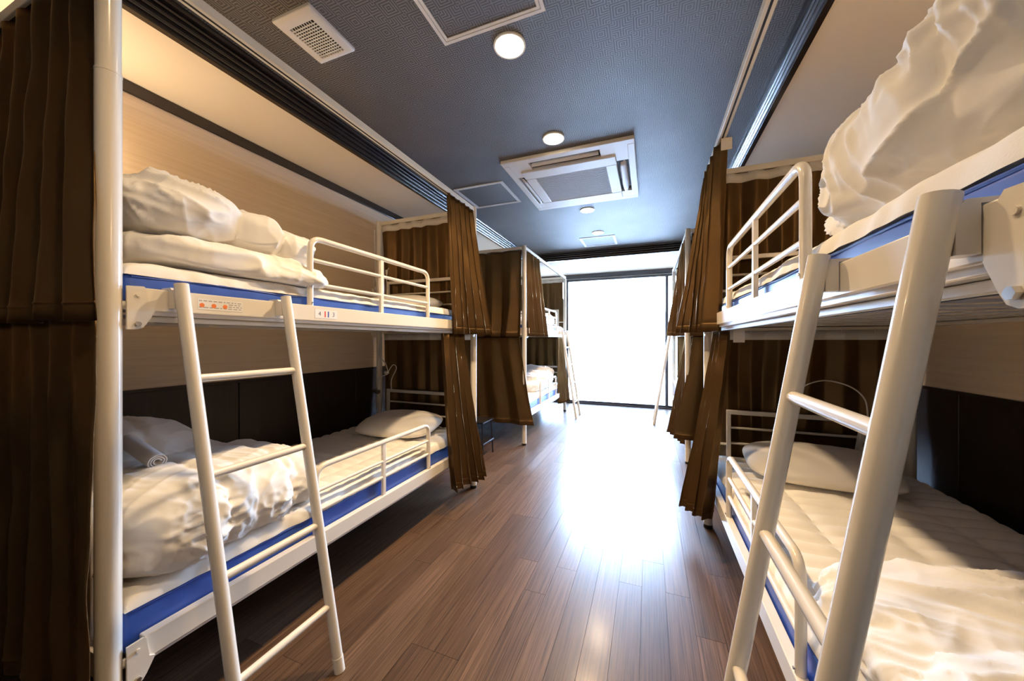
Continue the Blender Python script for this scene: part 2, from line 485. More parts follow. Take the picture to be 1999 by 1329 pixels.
# ------------------------------------------------------------------ ceiling fittings
LX = -.597
LAMPS = [(1.505, 'round recessed downlight beside the near ceiling hatch, nearest to the camera'),
         (2.303, 'round recessed downlight just in front of the ceiling air conditioner'),
         (3.695, 'round recessed downlight just beyond the ceiling air conditioner'),
         (4.515, 'farthest round recessed downlight, in front of the small far hatch'),
         (.33, 'round recessed downlight directly above the camera, out of the photo')]
def ring(cx_, cy_, r0, r1, z0, z1, n=28):
    vs_ = []
    for (r, z) in ((r0, z1), (r0, z0), (r1, z0), (r1, z1)):
        vs_ += [(cx_ + r * math.cos(2 * PI * k / n), cy_ + r * math.sin(2 * PI * k / n), z) for k in range(n)]
    fs = [(a * n + k, a * n + (k + 1) % n, ((a + 1) % 4) * n + (k + 1) % n, ((a + 1) % 4) * n + k) for a in range(4) for k in range(n)]
    return vs_, fs
for y, lab in LAMPS:
    t = empty('downlight', (LX, y, ZC - .012), lab, 'downlight', 'ceiling downlights')
    MB().add(*ring(LX, y, .066, .074, ZC - .008, ZC - .0005)).build('trim_ring', 'reflector', t)
    m = MB(); n = 28; prof2 = [(0, -.012), (.034, -.011), (.055, -.007), (.066, -.002)]
    vs_ = [(LX, y, ZC + prof2[0][1])]; fs = []
    for r, z in prof2[1:]:
        vs_ += [(LX + r * math.cos(2 * PI * k / n), y + r * math.sin(2 * PI * k / n), ZC + z) for k in range(n)]
    for k in range(n): fs.append((0, 1 + (k + 1) % n, 1 + k))
    for a in range(len(prof2) - 2):
        for k in range(n):
            fs.append((1 + a * n + k, 1 + a * n + (k + 1) % n, 1 + (a + 1) * n + (k + 1) % n, 1 + (a + 1) * n + k))
    m.add(vs_, fs).build('lens', 'lamp', t, recalc=False)
    ld = bpy.data.lights.new('downlight_lamp', 'AREA'); ld.shape = 'DISK'; ld.size = .11
    ld.energy = LAMP_W if y > 1 else 6.0; ld.color = (1.0, .72, .43); ld.spread = R(125)
    lo = bpy.data.objects.new('downlight_lamp', ld); COL.objects.link(lo)
    lo.parent = t; lo.location = (0, 0, -.006)

def hatch(x0, x1, y0, y1, label):
    t = empty('ceiling_hatch', ((x0 + x1) / 2, (y0 + y1) / 2, ZC - .006), label, 'hatch', 'ceiling access hatches')
    def frame(n, i, wd, dz):
        m = MB(); a, b_, c, d_ = x0 + i, x1 - i, y0 + i, y1 - i
        o4 = [(a, c), (b_, c), (b_, d_), (a, d_)]; i4 = [(a + wd, c + wd), (b_ - wd, c + wd), (b_ - wd, d_ - wd), (a + wd, d_ - wd)]
        for k in range(4):
            q = [o4[k], o4[(k + 1) % 4], i4[(k + 1) % 4], i4[k]]
            m.prism(q, 'z', ZC - dz, ZC + .002)
        return m.build(n, 'alu', t, smooth=False)
    frame('outer_frame', 0, .015, .006); frame('inner_frame', .017, .013, .005)
    MB().box(x0 + .03, x1 - .03, y0 + .03, y1 - .03, ZC - .002, ZC + .001).build('panel', 'ceiling', t, smooth=False)
hatch(-.872, -.395, .92, 1.397, 'large white-framed ceiling hatch cut off by the top edge of the photo')
hatch(-1.64, -1.162, 2.76, 3.24, 'white-framed ceiling hatch between the left curtain rail and the air conditioner')
hatch(-.865, -.41, 4.69, 5.14, 'small bright white-framed ceiling hatch near the window, farthest back')

# square ventilation grille
VX0, VX1, VY0, VY1 = -1.487, -1.272, 1.02, 1.262
t = empty('ceiling_vent', ((VX0 + VX1) / 2, (VY0 + VY1) / 2, ZC - .022), 'cream plastic ventilation cover with a square grid on the dark ceiling', 'vent')
fz = ZC - .020
g0, g1, h0, h1 = VX0 + .042, VX1 - .038, VY0 + .050, VY1 - .028
m = MB()
out4 = [(VX0, VY0), (VX1, VY0), (VX1, VY1), (VX0, VY1)]
top4 = [(VX0 + .014, VY0 + .014), (VX1 - .014, VY0 + .014), (VX1 - .014, VY1 - .014), (VX0 + .014, VY1 - .014)]
in4 = [(g0, h0), (g1, h0), (g1, h1), (g0, h1)]
vs_ = [(a, b_, ZC) for a, b_ in out4] + [(a, b_, fz + .006) for a, b_ in out4] + [(a, b_, fz) for a, b_ in top4] + [(a, b_, fz) for a, b_ in in4] + [(a, b_, ZC) for a, b_ in in4]
fs = [(l * 4 + k, l * 4 + (k + 1) % 4, (l + 1) * 4 + (k + 1) % 4, (l + 1) * 4 + k) for l in range(4) for k in range(4)]
o = m.add(vs_, fs).build('cover', 'acwhite', t)
bv = o.modifiers.new('round', 'BEVEL'); bv.width = .004; bv.segments = 2; bv.limit_method = 'ANGLE'
MB().box(g0, g1, h0, h1, ZC - .003, ZC).build('dark_backing', 'dark', t, smooth=False)
m = MB(); nx, ny = 10, 13
for k in range(1, nx): xx = g0 + (g1 - g0) * k / nx; m.box(xx - .0016, xx + .0016, h0, h1, fz + .0005, fz + .003)
for k in range(1, ny): yy = h0 + (h1 - h0) * k / ny; m.box(g0, g1, yy - .0022, yy + .0022, fz, fz + .003)
put(m.build('grid', 'acwhite', t, smooth=False), kind='stuff')

# ceiling cassette air conditioner
AX0, AX1, AY0, AY1 = -1.05, -.09, 2.455, 3.475
t = empty('air_conditioner', ((AX0 + AX1) / 2, (AY0 + AY1) / 2, ZC - .05), 'white square ceiling cassette air conditioner with grey centre grille', 'air conditioner')
ZA = ZC - .026
def frame4(x0, x1, y0, y1, wx, wy, z0, z1, name, mat, par, r=.004):
    m = MB()
    m.rbox(x0, x1, y0, y0 + wy, z0, z1, r); m.rbox(x0, x1, y1 - wy, y1, z0, z1, r)
    m.rbox(x0, x0 + wx, y0 + wy - .001, y1 - wy + .001, z0, z1, r); m.rbox(x1 - wx, x1, y0 + wy - .001, y1 - wy + .001, z0, z1, r)
    return m.build(name, mat, par)
PX0, PX1, PY0, PY1 = -.945, -.225, 2.625, 3.39
frame4(AX0, AX1, AY0, AY1, .050, .060, ZA, ZC, 'outer_frame', 'acwhite', t)
MB().box(AX0 + .04, AX1 - .04, AY0 + .05, AY1 - .05, ZC - .004, ZC).build('air_duct', 'dark', t, smooth=False)
# corner covers between the four outlets
for cx0, cx1 in ((AX0 + .045, PX0 + .10), (PX1 - .10, AX1 - .045)):
    for cy0, cy1 in ((AY0 + .055, PY0 + .10), (PY1 - .10, AY1 - .055)):
        MB().rbox(cx0, cx1, cy0, cy1, ZA + .001, ZC, .004).build('corner_cover', 'acwhite', t)
def flap(p, q, across, name='louvre'):
    """curved louvre blade from p to q"""
    p, q, a = Vector(p), Vector(q), Vector(across)
    rows = []
    for i in range(9):
        u = i / 8; c = p.lerp(q, u)
        w = .55 + .45 * min(1, 6 * min(u, 1 - u))
        rows.append([c + a * (k * w) + Vector((0, 0, -.012 * (1 - k * k) - .010 * k)) for k in (-1, -.5, 0, .5, 1)])
    o = MB().grid(rows).build(name, 'acwhite', t, recalc=False)
    s = o.modifiers.new('thick', 'SOLIDIFY'); s.thickness = .004; s.offset = 0
zf = ZA + .008
flap((PX0 + .11, AY0 + .105, zf), (PX1 - .11, AY0 + .105, zf), (0, .012, 0))
flap((PX0 + .11, AY1 - .075, zf), (PX1 - .11, AY1 - .075, zf), (0, -.02, 0))
flap((AX0 + .078, PY0 + .11, zf), (AX0 + .078, PY1 - .11, zf), (.020, 0, 0))
flap((AX1 - .092, PY0 + .11, zf), (AX1 - .092, PY1 - .11, zf), (-.026, 0, 0))
GX_0, GX_1, GY_0, GY_1 = -.862, -.312, 2.748, 3.306
m = frame4(PX0, PX1, PY0, PY1, .083, .1235, ZC - .038, ZC - .006, 'centre_panel', 'acwhite', t, .006)
MB().box(GX_0 - .01, GX_1 + .01, GY_0 - .01, GY_1 + .01, ZC - .026, ZC - .020).build('filter', 'acgrey', t, smooth=False)
m = MB()
for k in range(28):
    yy = GY_0 + (GY_1 - GY_0) * (k + .5) / 28
    m.prism([(yy - .007, ZC - .036), (yy + .004, ZC - .034), (yy + .007, ZC - .026), (yy - .002, ZC - .026)], 'x', GX_0 - .004, GX_1 + .004)
put(m.build('intake_grille', 'acgrey', t, smooth=False), kind='stuff')

# ================================================================== BUNK BEDS
BL, BW = 2.052, .951
class Bed:
    """x runs from the aisle to the wall, y from the ladder end"""
    def __init__(s, X, sx, Y, sy, k=1.0): s.X, s.sx, s.Y, s.sy, s.k = X, sx, Y, sy, k
    def T(s, p): return Vector((s.X + s.sx * p[0], s.Y + s.sy * p[1] * s.k, p[2]))

def make_bed(B, label, ends=(True, True)):
    T = B.T
    c = T((BW / 2, BL / 2, 0))
    t = empty('bunk_bed', c, label, 'bunk bed', 'steel bunk beds')
    mb = lambda: MB(T)
    for px in (0, BW):
        for py in (0, BL):
            po = mb().tube([(px, py, .018), (px, py, 1.876)], .0252, 20).build('post', 'paint', t)
            mb().tube([(px, py, 1.874), (px, py, 1.880)], .0258, 20).build('joint_collar', 'paint', po)
            mb().tube([(px, py, 1.880), (px, py, 2.243), (px, py, 2.250)], .0240, 20).build('post_extension', 'paint', po)
            mb().tube([(px, py, 0.0), (px, py, .022)], .0262, 20).build('foot_cap', 'black', po)
    for zt, zb in ((1.325, 1.262), (.363, .298)):
        for px, s in ((0, -1), (BW, 1)):
            ra = mb().rbox(px + (-.018 if s < 0 else -.012), px + (.012 if s < 0 else .018), .064, BL - .064, zb, zt, .003).build('side_rail', 'paint', t)
            mb().rbox(px + (-.010 if s < 0 else -.040), px + (.040 if s < 0 else .010), .070, BL - .070, zb - .012, zb + .004, .002).build('rail_flange', 'paint', ra)
            for py, d in ((0, 1), (BL, -1)):
                poly = [(.026, zt + .001), (.060, zt + .003), (.066, zt - .004), (.071, zt - .055), (.084, zt - .063), (.066, zt - .098), (.058, zt - .110), (.046, zt - .115), (.026, zt - .115)]
                xs = px + s * .018
                br = mb().prism([(py + d * a, z) for a, z in poly], 'x', xs, xs + s * .006).build('corner_bracket', 'paint', t)
                mb().tube([(xs + s * .004, py + d * .047, zt - .022), (xs + s * .009, py + d * .047, zt - .022)], .0045, 10).build('rivet', 'paint', br)
                bo = mb().tube([(xs + s * .004, py + d * .047, zt - .100), (xs + s * .012, py + d * .047, zt - .100)], .007, 6).build('bolt', 'steel', br)
                mb().tube([(px, py + d * .022, zt - .05), (px, py + d * .032, zt - .05)], .012, 10).build('weld_lug', 'paint', br)
        for py in (0, BL):
            mb().rbox(.020, BW - .020, py - .014, py + .014, zb, zt, .003).build('end_rail', 'paint', t)
        n = 13
        for k in range(n):
            yy = .14 + (BL - .28) * k / (n - 1)
            mb().box(.010, BW - .010, yy - .025, yy + .025, zb + .006, zb + .018).build('slat', 'paint', t, smooth=False)
    # end boards: top bar, two thin bars, two uprights
    for z0, zt in ((1.325, 1.700), (.363, .752)):
        for py, d in ((BL, -1), (0, 1)):
            yy = py + d * .012
            hb = mb().rbox(.098, BW - .098, yy - .011, yy + .011, zt - .026, zt, .003).build('end_board', 'paint', t)
            for px in (.110, BW - .110):
                mb().rbox(px - .012, px + .012, yy - .011, yy + .011, z0 - .03, zt - .024, .003).build('upright', 'paint', hb)
            for k in (1, 2):
                zz = zt - .013 - k * (.095 if z0 < 1 else .105)
                mb().tube([(.115, yy, zz), (BW - .115, yy, zz)], .0075, 8).build('bar', 'paint', hb)
            mb().tube([(.020, yy, zt - .013 - .2), (.10, yy, zt - .013 - .2)], .008, 8).build('side_lug', 'paint', hb)
            mb().tube([(BW - .10, yy, zt - .013 - .2), (BW - .020, yy, zt - .013 - .2)], .008, 8).build('side_lug', 'paint', hb)
    # guard rails on the aisle side
    for z0, zt, bars, y0, y1 in ((1.325, 1.622, (1.517, 1.417), .573, 1.433), (.363, .655, (.542, .458), .600, 1.440)):
        x = -.002; r = .0125
        path = arc_path([(x, y0 + r, z0 - .02), (x, y0 + r, zt - r), (x, y1 - r, zt - r), (x, y1 - r, z0 - .02)], .055)
        gr = mb().tube(path, r, 12).build('guard_rail', 'paint', t)
        ym = (y0 + y1) / 2
        mb().rbox(x - .008, x + .008, ym - .011, ym + .011, z0 - .02, zt - .018, .003).build('guard_post', 'paint', gr)
        for zz in bars:
            mb().tube([(x, y0 + r, zz), (x, y1 - r, zz)], .0085, 10).build('guard_bar', 'paint', gr)
        for yy in (y0 + r, y1 - r):
            mb().tube([(x - .012, yy, z0 + .012), (x - .016, yy, z0 + .012)], .004, 8).build('screw', 'steel', gr)
    # curtain tracks round the top and under the upper bunk
    def track(x0, x1, y0, y1, z0, z1):
        cr = mb().rbox(x0, x1, y0, y1, z0, z1, .003).build('curtain_track', 'rail_paint', t)
        lx, ly = x1 - x0, y1 - y0
        cxm, cym = (x0 + x1) / 2, (y0 + y1) / 2
        if lx < ly: mb().box(cxm - .004, cxm + .004, y0 + .02, y1 - .02, z0 - .0006, z0 + .002).build('track_slot', 'dark', cr, smooth=False)
        else: mb().box(x0 + .02, x1 - .02, cym - .004, cym + .004, z0 - .0006, z0 + .002).build('track_slot', 'dark', cr, smooth=False)
    track(-.017, .017, .024, BL - .024, 2.209, 2.243)
    track(.024, BW - .024, -.013, .013, 2.209, 2.243)
    track(.024, BW - .024, BL - .013, BL + .013, 2.209, 2.243)
    track(.024, BW - .024, -.030, -.014, 1.240, 1.258)
    track(.024, BW - .024, BL + .014, BL + .030, 1.240, 1.258)
    track(.010, .026, .080, BL - .080, 1.232, 1.249)
    return t

def make_ladder(B, label, x_top=-.060, x_foot=-.283, ya=(.125, .160), yb=(.438, .476)):
    T = B.T
    f = T((x_foot, (ya[1] + yb[1]) / 2, 0))
    t = empty('bunk_ladder', f, label, 'ladder', 'bunk ladders')
    zt = 1.342
    def pt(leg, z):
        k = (zt - z) / zt
        return Vector((x_top + (x_foot - x_top) * k, leg[0] + (leg[1] - leg[0]) * k, z))
    for leg in (ya, yb):
        st = MB(T).tube([pt(leg, .045), pt(leg, zt - .003), pt(leg, zt)], .0172, 16).build('stile', 'paint', t)
        MB(T).tube([pt(leg, .0), pt(leg, .05)], .0182, 16).build('foot_cap', 'rail_paint', st)
        # flat hook over the side rail
        y = leg[0]
        pl = [(x_top + .004, 1.318), (x_top + .004, 1.285), (x_top + .012, 1.262), (-.019, 1.262), (-.019, 1.327), (.018, 1.327), (.018, 1.345), (.014, 1.345), (.014, 1.331), (-.023, 1.331), (-.027, 1.318)]
        MB(T).prism([(a, z) for a, z in [(x_top + .006, 1.325), (x_top + .006, 1.272), (-.0195, 1.272), (-.0195, 1.3262), (.016, 1.3262), (.016, 1.332), (-.030, 1.332), (-.036, 1.325)]], 'y', y - .011, y + .011).build('hook', 'paint', st)
    for z in (1.071, .797, .514, .229):
        MB(T).tube([pt(ya, z), pt(yb, z)], .0118, 12).build('rung', 'paint', t)
    return t

XL, XR = -1.314, .348
YA, YB2 = .475, 5.812
LA, RA = Bed(XL, -1, YA, 1), Bed(XR, 1, YA - .040, 1, 1.0195)
LB, RB = Bed(XL, -1, YB2, -1), Bed(XR, 1, YB2, -1)
bedLA = make_bed(LA, 'cream steel bunk bed in the left foreground with numbered sticker on its rail')
bedRA = make_bed(RA, 'cream steel bunk bed in the right foreground, cut off by the photo edge')
bedLB = make_bed(LB, 'cream steel bunk bed on the left nearest the window, behind brown curtains')
bedRB = make_bed(RB, 'cream steel bunk bed on the right nearest the window, mostly behind curtains')
make_ladder(LA, 'cream tubular ladder hooked on the left foreground bunk bed')
make_ladder(RA, 'large cream tubular ladder crossing the right foreground, nearest the camera', x_top=-.045, x_foot=-.262, ya=(.103, .103), yb=(.398, .398))
make_ladder(LB, 'small distant ladder standing left of the bright window')
make_ladder(RB, 'small distant ladder standing right of the bright window')

# stickers on the left foreground upper rail
xs = -.0185
def decal(name, mat, y0, y1, z0, z1, par, lift=0.0004):
    return MB(LA.T).box(xs - lift, xs, y0, y1, z0, z1).build(name, mat, par, smooth=False)
num = decal('number_sticker', 'sticker', 1.070 - YA, 1.182 - YA, 1.274, 1.311, bedLA)
num['label'] = 'white sticker reading 4 and 3 with a red and a blue bar'
for a, mt in ((.046, 'red'), (.062, 'navy')): decal('bar_mark', mt, 1.070 - YA + a, 1.070 - YA + a + .006, 1.280, 1.305, num, .0008)
def digit(ch, y, z, size):
    cu = bpy.data.curves.new('digit', 'FONT'); cu.body = ch; cu.size = size; cu.align_x = 'CENTER'; cu.align_y = 'CENTER'
    tmp = bpy.data.objects.new('digit_tmp', cu); COL.objects.link(tmp)
    dg = bpy.context.evaluated_depsgraph_get()
    me = bpy.data.meshes.new_from_object(tmp.evaluated_get(dg))
    bpy.data.objects.remove(tmp)
    vs_ = [(xs - .0008, y + v.co.x, z + v.co.y) for v in me.vertices]
    fs = [tuple(p.vertices) for p in me.polygons]
    m = MB(LA.T).add(vs_, fs)
    return m.build('digit', 'ink', num, smooth=False, recalc=False)
digit('4', 1.070 - YA + .022, 1.2925, .026); digit('3', 1.070 - YA + .092, 1.2925, .026)
wl = decal('warning_sticker', 'sticker', .661 - YA, .790 - YA, 1.276, 1.310, bedLA, .0002)
wl['label'] = 'pale warning sticker with orange symbols and lines of small print'
for yy in (.672, .704, .736):
    m = MB(LA.T); n = 10
    m.add([(xs - .0006, yy - YA + .007 * math.cos(2 * PI * k / n), 1.290 + .007 * math.sin(2 * PI * k / n)) for k in range(n)], [tuple(range(n))])
    m.build('warning_symbol', 'orange', wl, smooth=False, recalc=False)
m = MB(LA.T)
for k in range(4):
    zz = 1.304 - k * .0068
    y = .664
    while y < .785:
        l = random.uniform(.004, .014)
        if not (k in (1, 2) and any(abs(y + l / 2 - q) < .014 for q in (.672, .704, .736))):
            m.box(xs - .0004, xs - .0002, y - YA, min(y + l, .787) - YA, zz - .0013, zz + .0013)
        y += l + .004
put(m.build('small_print', 'greyink', wl, smooth=False), kind='stuff')

# ================================================================== BEDDING
def mattress(B, level, label, zt, bulge=0.0):
    zb = 1.283 if level else .318
    m = MB(B.T)
    a, b_ = .016, BW - .03
    bm = bmesh.new(); bmesh.ops.create_cube(bm, size=1)
    for v in bm.verts:
        v.co = Vector(((a + b_) / 2 + v.co.x * (b_ - a), BL / 2 + v.co.y * (BL - .07), (zb + zt) / 2 + v.co.z * (zt - zb)))
    bmesh.ops.bevel(bm, geom=bm.edges[:], offset=.014, segments=3, profile=.5, affect='EDGES')
    bmesh.ops.subdivide_edges(bm, edges=[e for e in bm.edges if e.calc_length() > .3], cuts=30, use_grid_fill=True)
    for v in bm.verts:
        if v.co.z > zb + .02:
            v.co.z += .006 * noise.noise(v.co * 4.5 + Vector((B.X * 7, B.Y, level * 9)))
            v.co.x += .004 * noise.noise(v.co * 9 + Vector((B.X, 3, level * 5)))
    bm.verts.index_update()
    m.add([v.co.copy() for v in bm.verts], [[v.index for v in f.verts] for f in bm.faces]); bm.free()
    o = m.build('mattress', 'blue')
    put(o, label, 'mattress', 'blue mattresses')
    # piping seam along the top edge
    pts = [(a + .004, .05 + (BL - .10) * k / 40, zt - .007 + .006 * noise.noise(Vector((a, .05 + (BL - .1) * k / 40, zt)) * 4.5 + Vector((B.X * 7, B.Y, level * 9)))) for k in range(41)]
    MB(B.T).tube([(p[0] - .004, p[1], p[2]) for p in pts], .003, 6).build('piping', 'blue', o)
    return o

def futon(B, level, label, z0, z1, seed, front=.011):
    """thin quilted pad: rows of small puffs with stitched grid"""
    m = MB(B.T); NX, NY = 80, 260
    a, b_ = front, BW - .02
    def prm(k, n):
        u = k / n
        return -1 + 2 * (u if .04 < u < .96 else (u))
    rows_t, rows_b = [], []
    for j in range(NY + 1):
        s = -math.cos(PI * j / NY) * .35 + (-1 + 2 * j / NY) * .65
        rt, rb = [], []
        for i in range(NX + 1):
            r = -math.cos(PI * i / NX) * .35 + (-1 + 2 * i / NX) * .65
            edge = ((1 - abs(s) ** 40) ** .5) * ((1 - abs(r) ** 22) ** .5)
            x = (a + b_) / 2 + r * (b_ - a) / 2; y = BL / 2 + s * (BL / 2 - .035)
            q = abs(math.sin(PI * y / .082)) ** .6 * min(1, 1.25 * abs(math.sin(PI * (x - a) / .235)) ** .5)
            q = 1 - (1 - q) * max(0, min(1, (x - a - .02) / .10))
            p = Vector((x * 5 + seed, y * 5, seed))
            wob = noise.noise(p) * .006 + noise.noise(p * 3.1) * .003
            x2 = x + (.010 * noise.noise(Vector((y * 6, seed, .3))) + .006 * noise.noise(Vector((y * 21, seed, 1.3)))) * (1 if r < -.9 else 0) * (1 - abs(s) ** 8)
            z = z0 + (z1 - z0) * edge * (.64 + .36 * q) + wob * edge
            dip = .012 * noise.noise(Vector((y * 3.3, seed, 7.7))) if r < -.8 else 0
            rt.append((x2, y, z)); rb.append((x2, y, min(z - .002, z0 + .002 + dip * .5)))
        rows_t.append(rt); rows_b.append(rb)
    n = NX + 1
    vs_ = [p for r_ in rows_t for p in r_] + [p for r_ in rows_b for p in r_]
    fs = []; o2 = (NY + 1) * n
    for j in range(NY):
        for i in range(NX):
            q = (j * n + i, j * n + i + 1, (j + 1) * n + i + 1, (j + 1) * n + i)
            fs.append(q); fs.append(tuple(o2 + k for k in reversed(q)))
    for j in range(NY):
        for i in (0, NX): fs.append((j * n + i, (j + 1) * n + i, o2 + (j + 1) * n + i, o2 + j * n + i))
    for i in range(NX):
        for j in (0, NY): fs.append((j * n + i, j * n + i + 1, o2 + j * n + i + 1, o2 + j * n + i))
    m.add(vs_, fs)
    o = m.build('quilted_pad', 'quilt')
    return put(o, label, 'mattress pad', 'quilted mattress pads')

def pillow(name, loc, size, rz, tilt, seed, label, mat='pillow', p=2.6, group='pillows'):
    """stuffed pillow with pinched corners and a seam"""
    n = 28; a, b_, c = size[0] / 2, size[1] / 2, size[2] / 2
    rot = Matrix.Rotation(rz, 3, 'Z') @ Matrix.Rotation(tilt, 3, 'X')
    top, bot = [], []
    for j in range(n + 1):
        rt, rb = [], []
        for i in range(n + 1):
            u = math.sin((-1 + 2 * i / n) * PI / 2); v = math.sin((-1 + 2 * j / n) * PI / 2)
            e = max(0, (1 - abs(u) ** p)) ** .5 * max(0, (1 - abs(v) ** p)) ** .5
            pin = 1 - .10 * (abs(u) ** 2 * (1 - abs(v) ** 2) * 1.0) 
            x = a * u * (1 - .13 * v ** 4); y = b_ * v * (1 - .13 * u ** 4)
            w = noise.noise(Vector((u * 2.2 + seed, v * 2.2, seed))) * .10 + noise.noise(Vector((u * 5 + seed, v * 7, 2))) * .035
            rt.append(rot @ Vector((x, y, c * (e * (1 + w)))) + Vector(loc)); rb.append(rot @ Vector((x, y, -c * e * .75)) + Vector(loc))
        top.append(rt); bot.append(rb)
    m = MB(); N = n + 1
    vs_ = [q for r_ in top for q in r_] + [q for r_ in bot for q in r_]
    fs = []
    for j in range(n):
        for i in range(n):
            q = (j * N + i, j * N + i + 1, (j + 1) * N + i + 1, (j + 1) * N + i)
            fs.append(q); fs.append(tuple(N * N + k for k in reversed(q)))
    m.add(vs_, fs)
    bm = bmesh.new()
    bv_ = [bm.verts.new(v) for v in m.v]
    for f in m.f: bm.faces.new([bv_[k] for k in f])
    bmesh.ops.remove_doubles(bm, verts=bm.verts[:], dist=.0004); bm.verts.index_update()
    m2 = MB(); m2.add([v.co.copy() for v in bm.verts], [[v.index for v in f.verts] for f in bm.faces if len(set(v.index for v in f.verts)) > 2]); bm.free()
    o = m2.build(name, mat)
    return put(o, label, 'pillow', group)

def blob_bm(bm, c, half, p=3.0, rz=0.0, ry=0.0, rx=0.0, n=10):
    rot = Matrix.Rotation(rz, 3, 'Z') @ Matrix.Rotation(ry, 3, 'Y') @ Matrix.Rotation(rx, 3, 'X')
    tmp = bmesh.new(); bmesh.ops.create_cube(tmp, size=2)
    bmesh.ops.subdivide_edges(tmp, edges=tmp.edges[:], cuts=n, use_grid_fill=True)
    mp = {}
    for v in tmp.verts:
        k = (abs(v.co.x) ** p + abs(v.co.y) ** p + abs(v.co.z) ** p) ** (1 / p)
        q = v.co / k
        mp[v] = bm.verts.new(rot @ Vector((q.x * half[0], q.y * half[1], q.z * half[2])) + Vector(c))
    for f in tmp.faces: bm.faces.new([mp[v] for v in f.verts])
    tmp.free()

def duvet(name, blobs, label, floor_z, voxel=.010, seed=0.0, wr=1.0, flow=(1, .25, 0), smooth=5, cat='duvet', mat='duvet', seams=()):
    """soft folded quilt: lobes fused to one skin, smoothed, then creased"""
    bm = bmesh.new()
    for b_ in blobs: blob_bm(bm, *b_[:2], **(b_[2] if len(b_) > 2 else {}))
    me = bpy.data.meshes.new('tmp'); bm.to_mesh(me); bm.free()
    ob = bpy.data.objects.new('tmp', me); COL.objects.link(ob)
    rm = ob.modifiers.new('r', 'REMESH'); rm.mode = 'VOXEL'; rm.voxel_size = voxel
    sm = ob.modifiers.new('s', 'SMOOTH'); sm.factor = .5; sm.iterations = smooth
    dg = bpy.context.evaluated_depsgraph_get()
    ev = bpy.data.meshes.new_from_object(ob.evaluated_get(dg))
    bpy.data.objects.remove(ob)
    fl = Vector(flow).normalized()
    c1 = fl.cross(Vector((0, 0, 1)))
    if c1.length < .1: c1 = Vector((1, 0, 0))
    c1.normalize(); c2 = fl.cross(c1).normalized()
    nrm = [v.normal.copy() for v in ev.vertices]
    vs_ = []
    def ridge(a_, b_, c_, pw): return (1 - abs(noise.noise(Vector((a_, b_, c_))))) ** pw
    for v, nn in zip(ev.vertices, nrm):
        p = v.co
        wx = noise.noise(p * 2.6 + Vector((seed, 0, 0))); wy = noise.noise(p * 2.6 + Vector((0, seed, 5)))
        al = p.dot(fl); a1 = p.dot(c1) + .07 * wx; a2 = p.dot(c2) + .07 * wy
        m1 = max(0, min(1, .5 + 1.3 * noise.noise(p * 3.2 + Vector((seed, 2, 9)))))
        m2 = max(0, min(1, .35 + 1.5 * noise.noise(p * 4.4 + Vector((seed, 8, 3)))))
        r1 = ridge(al * 2.2 + seed, a1 * 9, a2 * 9, 4)
        r2 = ridge(al * 3.5 + seed + 4, a1 * 20, a2 * 20, 5)
        r3 = ridge(al * 14 + 8, a1 * 5 + seed, a2 * 6, 6)
        r4 = ridge(al * 5 + seed + 9, a1 * 38, a2 * 38, 5)
        puff = noise.noise(p * 4.5 + Vector((seed, 7, 1)))
        dsp = wr * (.013 * (r1 - .3) * (.3 + m1) + .016 * (r2 - .25) * m2 + .009 * (r3 - .2) * (1 - m1) + .009 * (r4 - .2) * m2) + .012 * puff
        for (ax, pos, dep, wd) in seams:
            dd = abs(p[ax] - pos - .012 * wx) / wd
            if dd < 1: dsp -= dep * (1 - dd) ** 2 * (1 + .6 * noise.noise(p * 30))
        q = p + nn * dsp
        if q.z < floor_z: q.z = floor_z + (q.z - floor_z) * .02
        vs_.append(q)
    m = MB(); m.add(vs_, [tuple(p.vertices) for p in ev.polygons])
    o = m.build(name, mat, recalc=False)
    o.data.set_sharp_from_angle(angle=R(85))
    bpy.data.meshes.remove(ev)
    return put(o, label, cat, 'white duvets')

UZ, LZ = 1.410, .492           # sleeping surfaces
BEDS = [(LA, 'left foreground'), (RA, 'right foreground'), (LB, 'left window-side'), (RB, 'right window-side')]
for k, (B, nm) in enumerate(BEDS):
    mattress(B, 1, 'blue vinyl mattress on the upper bunk of the %s bed' % nm, 1.366 if k % 2 == 0 else 1.372)
    mattress(B, 0, 'blue vinyl mattress on the lower bunk of the %s bed' % nm, .440)
    futon(B, 1, 'white quilted pad over the upper mattress of the %s bed' % nm, 1.364 if k % 2 == 0 else 1.370, UZ + (.0 if k % 2 == 0 else .012), 3.1 + k)
    futon(B, 0, 'white quilted pad over the lower mattress of the %s bed' % nm, .440, LZ, 9.7 + k)

# pillows at the far ends
pillow('pillow', (XL - .50, 2.26, UZ + .050), (.62, .40, .15), R(4), R(4), 1.0, 'cream pillow on the upper bunk of the left foreground bed', group='pillows at the bunk heads')
pillow('pillow', (XL - .42, 2.16, LZ + .062), (.58, .42, .17), R(10), R(6), 2.0, 'cream pillow on the lower bunk of the left foreground bed', group='pillows at the bunk heads')
pillow('pillow', (XR + .43, 2.20, LZ + .060), (.60, .42, .17), R(-4), R(5), 3.0, 'cream pillow on the lower bunk of the right foreground bed', group='pillows at the bunk heads')
pillow('pillow', (XR + .48, 2.28, UZ + .060), (.60, .36, .15), R(3), R(4), 4.0, 'pillow on the upper bunk of the right foreground bed, behind its guard rail', group='pillows at the bunk heads')

